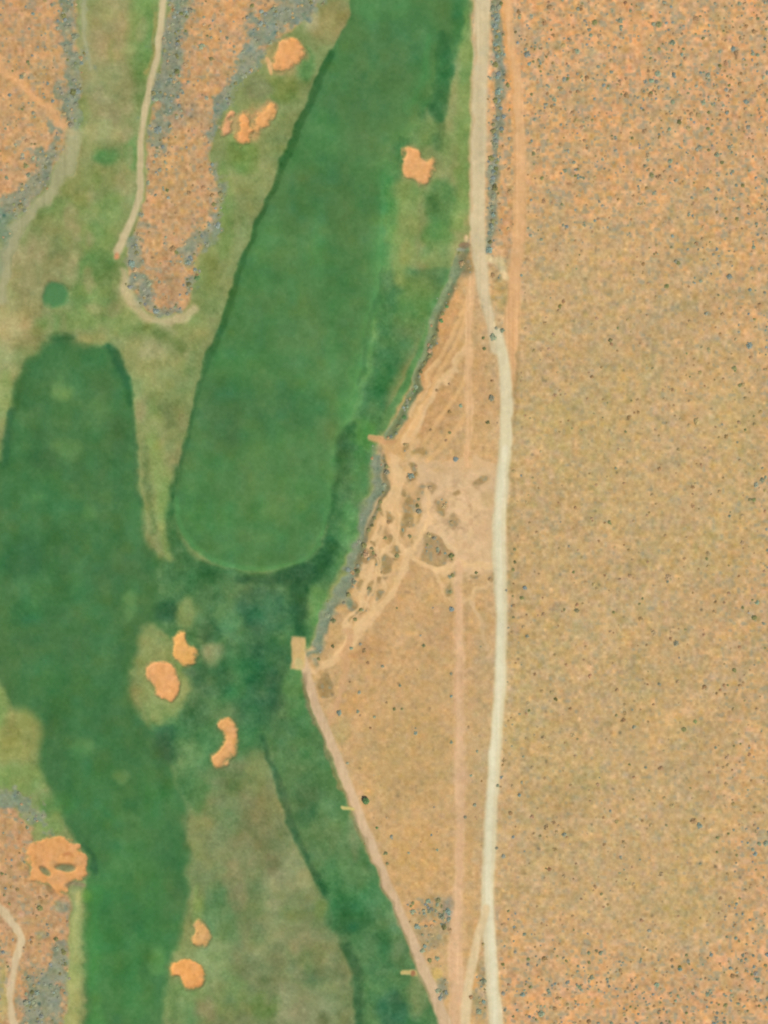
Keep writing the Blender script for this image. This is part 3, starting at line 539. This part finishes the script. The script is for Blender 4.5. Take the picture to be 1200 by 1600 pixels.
# the ones placed singly
def zone(x, y):
    if x > 815 and y < 800: return ('grey-green shrub scattered on the orange speckled desert at the upper right', 'shrubs on the upper right desert')
    if x > 815: return ('low desert shrub scattered on the speckled ground at the lower right', 'shrubs on the lower right desert')
    if 755 < x <= 815 and y < 410: return ('blue-grey shrub in the band between the pale road and the orange track', 'shrubs between road and track')
    if x > 640 and y > 1380 and x <= 815: return ('dark shrub in the wedge where the diagonal path meets the pale road', 'shrubs in the lower wedge')
    if x > 480 and 380 <= y <= 1060 and x <= 740: return ('shrub among the dirt trails beside the grey ditch', 'shrubs along ditch and trails')
    if x > 480: return ('small shrub on bare sand between the diagonal path and the pale road', 'shrubs on the bare triangle')
    if y < 600 and x > 190: return ('grey shrub on the finger of brush between cart path and fairway', 'shrubs on the brushy finger')
    if y < 600: return ('grey shrub on the orange ground at the upper left corner', 'shrubs at the upper left corner')
    return ('grey shrub on the orange ground at the lower left corner', 'shrubs at the lower left corner')
SINGLE = []   # x, y, r, key, label or None
uniq = [(771, 527, 1.9, 'grey', 'round dark grey shrub standing in the pale road where it forks by the orange track'),
        (785, 517, 1.5, 'grey', 'narrow grey shrub between the pale road tip and the orange track'),
        (712, 718, 1.7, 'blue', 'blue-grey shrub on the upper edge of the cleared sandy ground'),
        (530, 1114, 1.5, 'blue', 'dark shrub at the corner where the short trail joins the diagonal path'),
        (720, 634, 1.2, 'grey', 'dark shrub left of the straight dirt track above the trail junction'),
        (768, 622, 1.7, 'grey', 'wide grey-green shrub touching the left edge of the pale road'),
        (706, 952, 1.7, 'blue', 'tall grey shrub beside the left edge of the lower dirt track'),
        (549, 1013, 1.1, 'grey', 'lone shrub on the right side of the trail below the ditch'),
        (620, 868, 1.5, 'olive', 'olive shrub in the gap between the trail loops'),
        (705, 868, 1.6, 'olive', 'olive shrub at the lower edge of the cleared sandy ground'),
        (1171, 540, 1.8, 'blue', 'dark blue-grey shrub near the right edge halfway up the desert'),
        (1093, 1290, 1.6, 'blue', 'grey-purple shrub alone on the khaki plain at the lower right'),
        (247, 203, 2.2, 'blue', 'dark teal shrub beside the bend of the upper cart path'),
        (340, 352, 1.9, 'blue', 'teal shrub on the right shoulder of the brushy finger'),
        (308, 434, 1.6, 'green', 'dark green shrub on the lower right rim of the brushy finger'),
        (244, 486, 1.9, 'blue', 'blue-grey shrub at the very tip of the brushy finger'),
        (722, 412, 1.8, 'dry', 'dry brown shrub at the head of the ditch'),
        (645, 1424, 1.5, 'grey', 'dark shrub hugging the right edge of the diagonal path above the wedge'),
        (652, 1447, 1.7, 'blue', 'dark blue shrub against the diagonal path in the wedge'),
        (1013, 112, 1.1, 'brown', 'reddish brown bush among grey ones at the upper right'),
        (705, 1160, 1.0, 'grey', 'grey shrub left of the lower dirt track halfway down')]
for u in uniq: SINGLE.append(u[:2] + (u[2] * .85,) + u[3:])
for x, y, r, k in [(650, 729, .9, 'brown'), (638, 746, 1, 'brown'), (672, 763, 1.3, 'dry'), (694, 791, 1.6, 'dry'), (706, 816, 1.2, 'dry'), (652, 790, 1.2, 'olive'), (654, 780, 1.1, 'olive'), (592, 796, 1.1, 'olive'), (607, 816, 1.1, 'brown'), (602, 841, 1.2, 'olive'), (581, 857, 1.3, 'olive'), (577, 920, 1.4, 'olive'), (564, 953, 1.2, 'olive'), (555, 968, 1.2, 'olive'), (640, 838, 1.3, 'olive'), (670, 836, 1.4, 'dry'), (684, 858, 1.2, 'grey'), (707, 899, 1.3, 'olive'), (703, 925, 1.2, 'olive'), (744, 895, 1.0, 'olive'), (765, 905, 1.0, 'brown'), (673, 672, 1.0, 'brown'), (683, 610, 1.1, 'brown'), (703, 676, 1.1, 'olive'), (697, 688, .9, 'brown'), (575, 1036, 1.0, 'brown'), (547, 1066, .8, 'brown'), (604, 1098, .9, 'brown'), (616, 1108, 1, 'olive'), (628, 1108, .8, 'olive'), (589, 1293, .9, 'green'), (605, 1349, .9, 'olive'), (683, 1328, .9, 'grey'), (662, 1009, 1.1, 'olive'), (755, 528, 1.0, 'olive'), (757, 545, 1.1, 'olive'), (769, 595, 1.0, 'brown'), (762, 660, 1.2, 'olive'), (705, 1053, .9, 'grey'), (705, 1088, .9, 'blue'), (512, 962, 1.5, 'grey'), (521, 970, 1.5, 'olive'), (544, 890, 1.4, 'blue'), (551, 896, 1.2, 'brown'), (520, 1010, 1.1, 'olive'), (498, 1030, 1.1, 'olive'), (700, 1424, 1.7, 'blue'), (701, 1436, 1.4, 'blue'), (670, 1423, 1.5, 'grey'), (662, 1422, 1.2, 'grey'), (660, 1485, 1.5, 'grey'), (671, 1500, 1.6, 'olive'), (683, 1497, 1.4, 'grey'), (664, 1478, 1.2, 'blue'), (684, 1548, 1.5, 'grey'), (688, 1560, 1.5, 'blue'), (695, 1550, 1.1, 'olive'), (736, 1558, 1.3, 'brown'), (756, 1565, 1.2, 'blue'), (755, 1475, 1.0, 'dry'), (757, 1540, 1, 'dry'), (778, 1228, 1.0, 'grey'), (736, 1212, .9, 'grey'), (742, 1258, 1.2, 'grey'), (727, 1277, 1.0, 'grey'), (776, 1325, 1.0, 'grey'), (702, 600, .8, 'brown')]:
    SINGLE.append((x, y, r * .8, k, None))
def along(P, n_, jit, r0, r1, ks):
    sp = spline(P, False); d = np.r_[0, np.cumsum(np.hypot(*np.diff(sp, axis=0).T))]
    for k in range(n_):
        t = (k + rng.uniform(.1, .9)) / n_ * d[-1]
        SINGLE.append((np.interp(t, d, sp[:, 0]) + rng.normal(0, jit), np.interp(t, d, sp[:, 1]), rng.uniform(r0, r1), ks[rng.integers(len(ks))], None))
along([(777, 4), (777, 70), (778, 150), (773, 230), (771, 330), (765, 395)], 34, 2.2, .9, 1.7, ['grey', 'blue', 'blue', 'olive'])
along([(700, 470), (686, 510), (674, 545), (654, 594), (628, 654), (614, 682)], 17, 1.2, .7, 1.2, ['olive', 'grey', 'green'])
along([(603, 716), (600, 770), (584, 812), (566, 856), (556, 900), (535, 950)], 15, 1.5, .8, 1.3, ['olive', 'olive', 'grey'])
along([(802, 850), (801, 920), (800, 1000)], 8, 1.5, .6, .9, ['olive', 'brown'])
score = rad.copy(); score[~inframe] = 0
free = 292 - len(SINGLE)
order = np.argsort(-score)[:free]; big = np.zeros(n, bool); big[order] = True
for k in order: SINGLE.append((cx[k], cy[k], rad[k], keys[k], None))
# mass of the rest
V = []; F = []; A = []; off = 0
for k in np.nonzero(~big)[0]:
    tv, tf = TPL[rng.integers(8)]; a = rng.uniform(0, 6.28); c, s = math.cos(a), math.sin(a); r = rad[k]; e = rng.uniform(.75, 1.3)
    v = np.c_[(tv[:, 0] * c * e - tv[:, 1] * s), (tv[:, 0] * s * e + tv[:, 1] * c), tv[:, 2]] * r
    v += np.array([(cx[k] - 600) * S, (800 - cy[k]) * S, 0]); v[:, 2] += 0
    V.append(v); F.append(tf + off); off += len(v)
    A.append(np.repeat(cola(keys[k], rng)[None], len(v), 0))
zz = bil(HGT, (cx + 60) / STEP, (cy + 60) / STEP)
for v, k in zip(V, np.nonzero(~big)[0]): v[:, 2] += zz[k]
o = link('desert_scrub', raw_mesh('desert_scrub', np.concatenate(V), np.concatenate(F), np.concatenate(A), M['shrub'], False)); tag(o, kind='stuff')
print('scrub', (~big).sum(), 'single', len(SINGLE))
cache = {}
for (x, y, r, key, lab) in SINGLE:
    ti = int(rng.integers(8)); ck = (ti, key)
    if ck not in cache:
        tv, tf = TPL[ti]; cache[ck] = raw_mesh('shrub_foliage', tv, tf, np.repeat(cola(key, rng)[None], len(tv), 0), M['shrub'], False)
    ob = link('desert_shrub', cache[ck], loc=((x - 600) * S, (800 - y) * S, zat(x, y)))
    ob.scale = (r, r, r * rng.uniform(.8, 1.1)); ob.rotation_euler = (0, 0, rng.uniform(0, 6.28))
    zl, zg = zone(x, y); tag(ob, lab or zl, 'shrub', zg)
# the small tree beside the diagonal path
tx, ty = 572, 1251; tb = ((tx - 600) * S, (800 - ty) * S, zat(tx, ty))
tree = link('round_tree', None, loc=tb); tag(tree, 'small round dark green tree on the sand right of the diagonal path', 'tree')
tv, tf = bush_template(900, 150); tv = tv * np.array([1, 1, 1.1])
tv2 = tv * 1.45; tv2[:, 2] += 1.1
alb = np.repeat(cola('green', rng)[None] * .85, len(tv2), 0) * rng.uniform(.8, 1.2, (len(tv2) // 4, 1)).repeat(4, 0)
link('crown', raw_mesh('crown', tv2, tf, alb, M['shrub'], False), tree)
ang = np.linspace(0, 2 * math.pi, 9)[:-1]; rings = [(0, .16), (.8, .12), (1.6, .09), (2.4, .04)]
tv = np.array([[math.cos(a) * r + .04 * z, math.sin(a) * r, z] for z, r in rings for a in ang])
tf = np.array([[q * 8 + i, q * 8 + (i + 1) % 8, (q + 1) * 8 + (i + 1) % 8, (q + 1) * 8 + i] for q in range(3) for i in range(8)])
link('trunk', raw_mesh('trunk', tv, tf, None, M['bark']), tree)

# ------------------------------------------------------------------ camera, light
sc = bpy.context.scene
cd = bpy.data.cameras.new('camera'); cam = bpy.data.objects.new('camera', cd); col.objects.link(cam)
CH = 1100.0
cam.location = (0, 0, CH); cam.rotation_euler = (0, 0, 0)
cd.sensor_fit = 'VERTICAL'; cd.sensor_height = 24; cd.lens = 24 * CH / 480.0
cd.clip_start = 10; cd.clip_end = 60000; sc.camera = cam
EL, AZ = math.radians(46), math.radians(140)   # sun height; azimuth clockwise from north
w = bpy.data.worlds.new('World'); sc.world = w; w.use_nodes = True
nt = w.node_tree; bg = nt.nodes['Background']; sky = nt.nodes.new('ShaderNodeTexSky'); sky.sky_type = 'NISHITA'; sky.sun_disc = False
sky.sun_elevation = EL; sky.sun_rotation = AZ; nt.links.new(sky.outputs['Color'], bg.inputs['Color']); bg.inputs['Strength'].default_value = .1
sd = bpy.data.lights.new('sun', 'SUN'); sd.energy = 3.95; sd.angle = math.radians(.5); sd.color = (1, .95, .88)
so = bpy.data.objects.new('sun', sd); col.objects.link(so)
so.rotation_euler = (math.pi / 2 - EL, 0, math.pi - AZ)
sc.view_settings.view_transform = 'Standard'; sc.view_settings.look = 'None'; sc.view_settings.gamma = 1; sc.view_settings.exposure = .33
sc.cycles.filter_width = 2.0
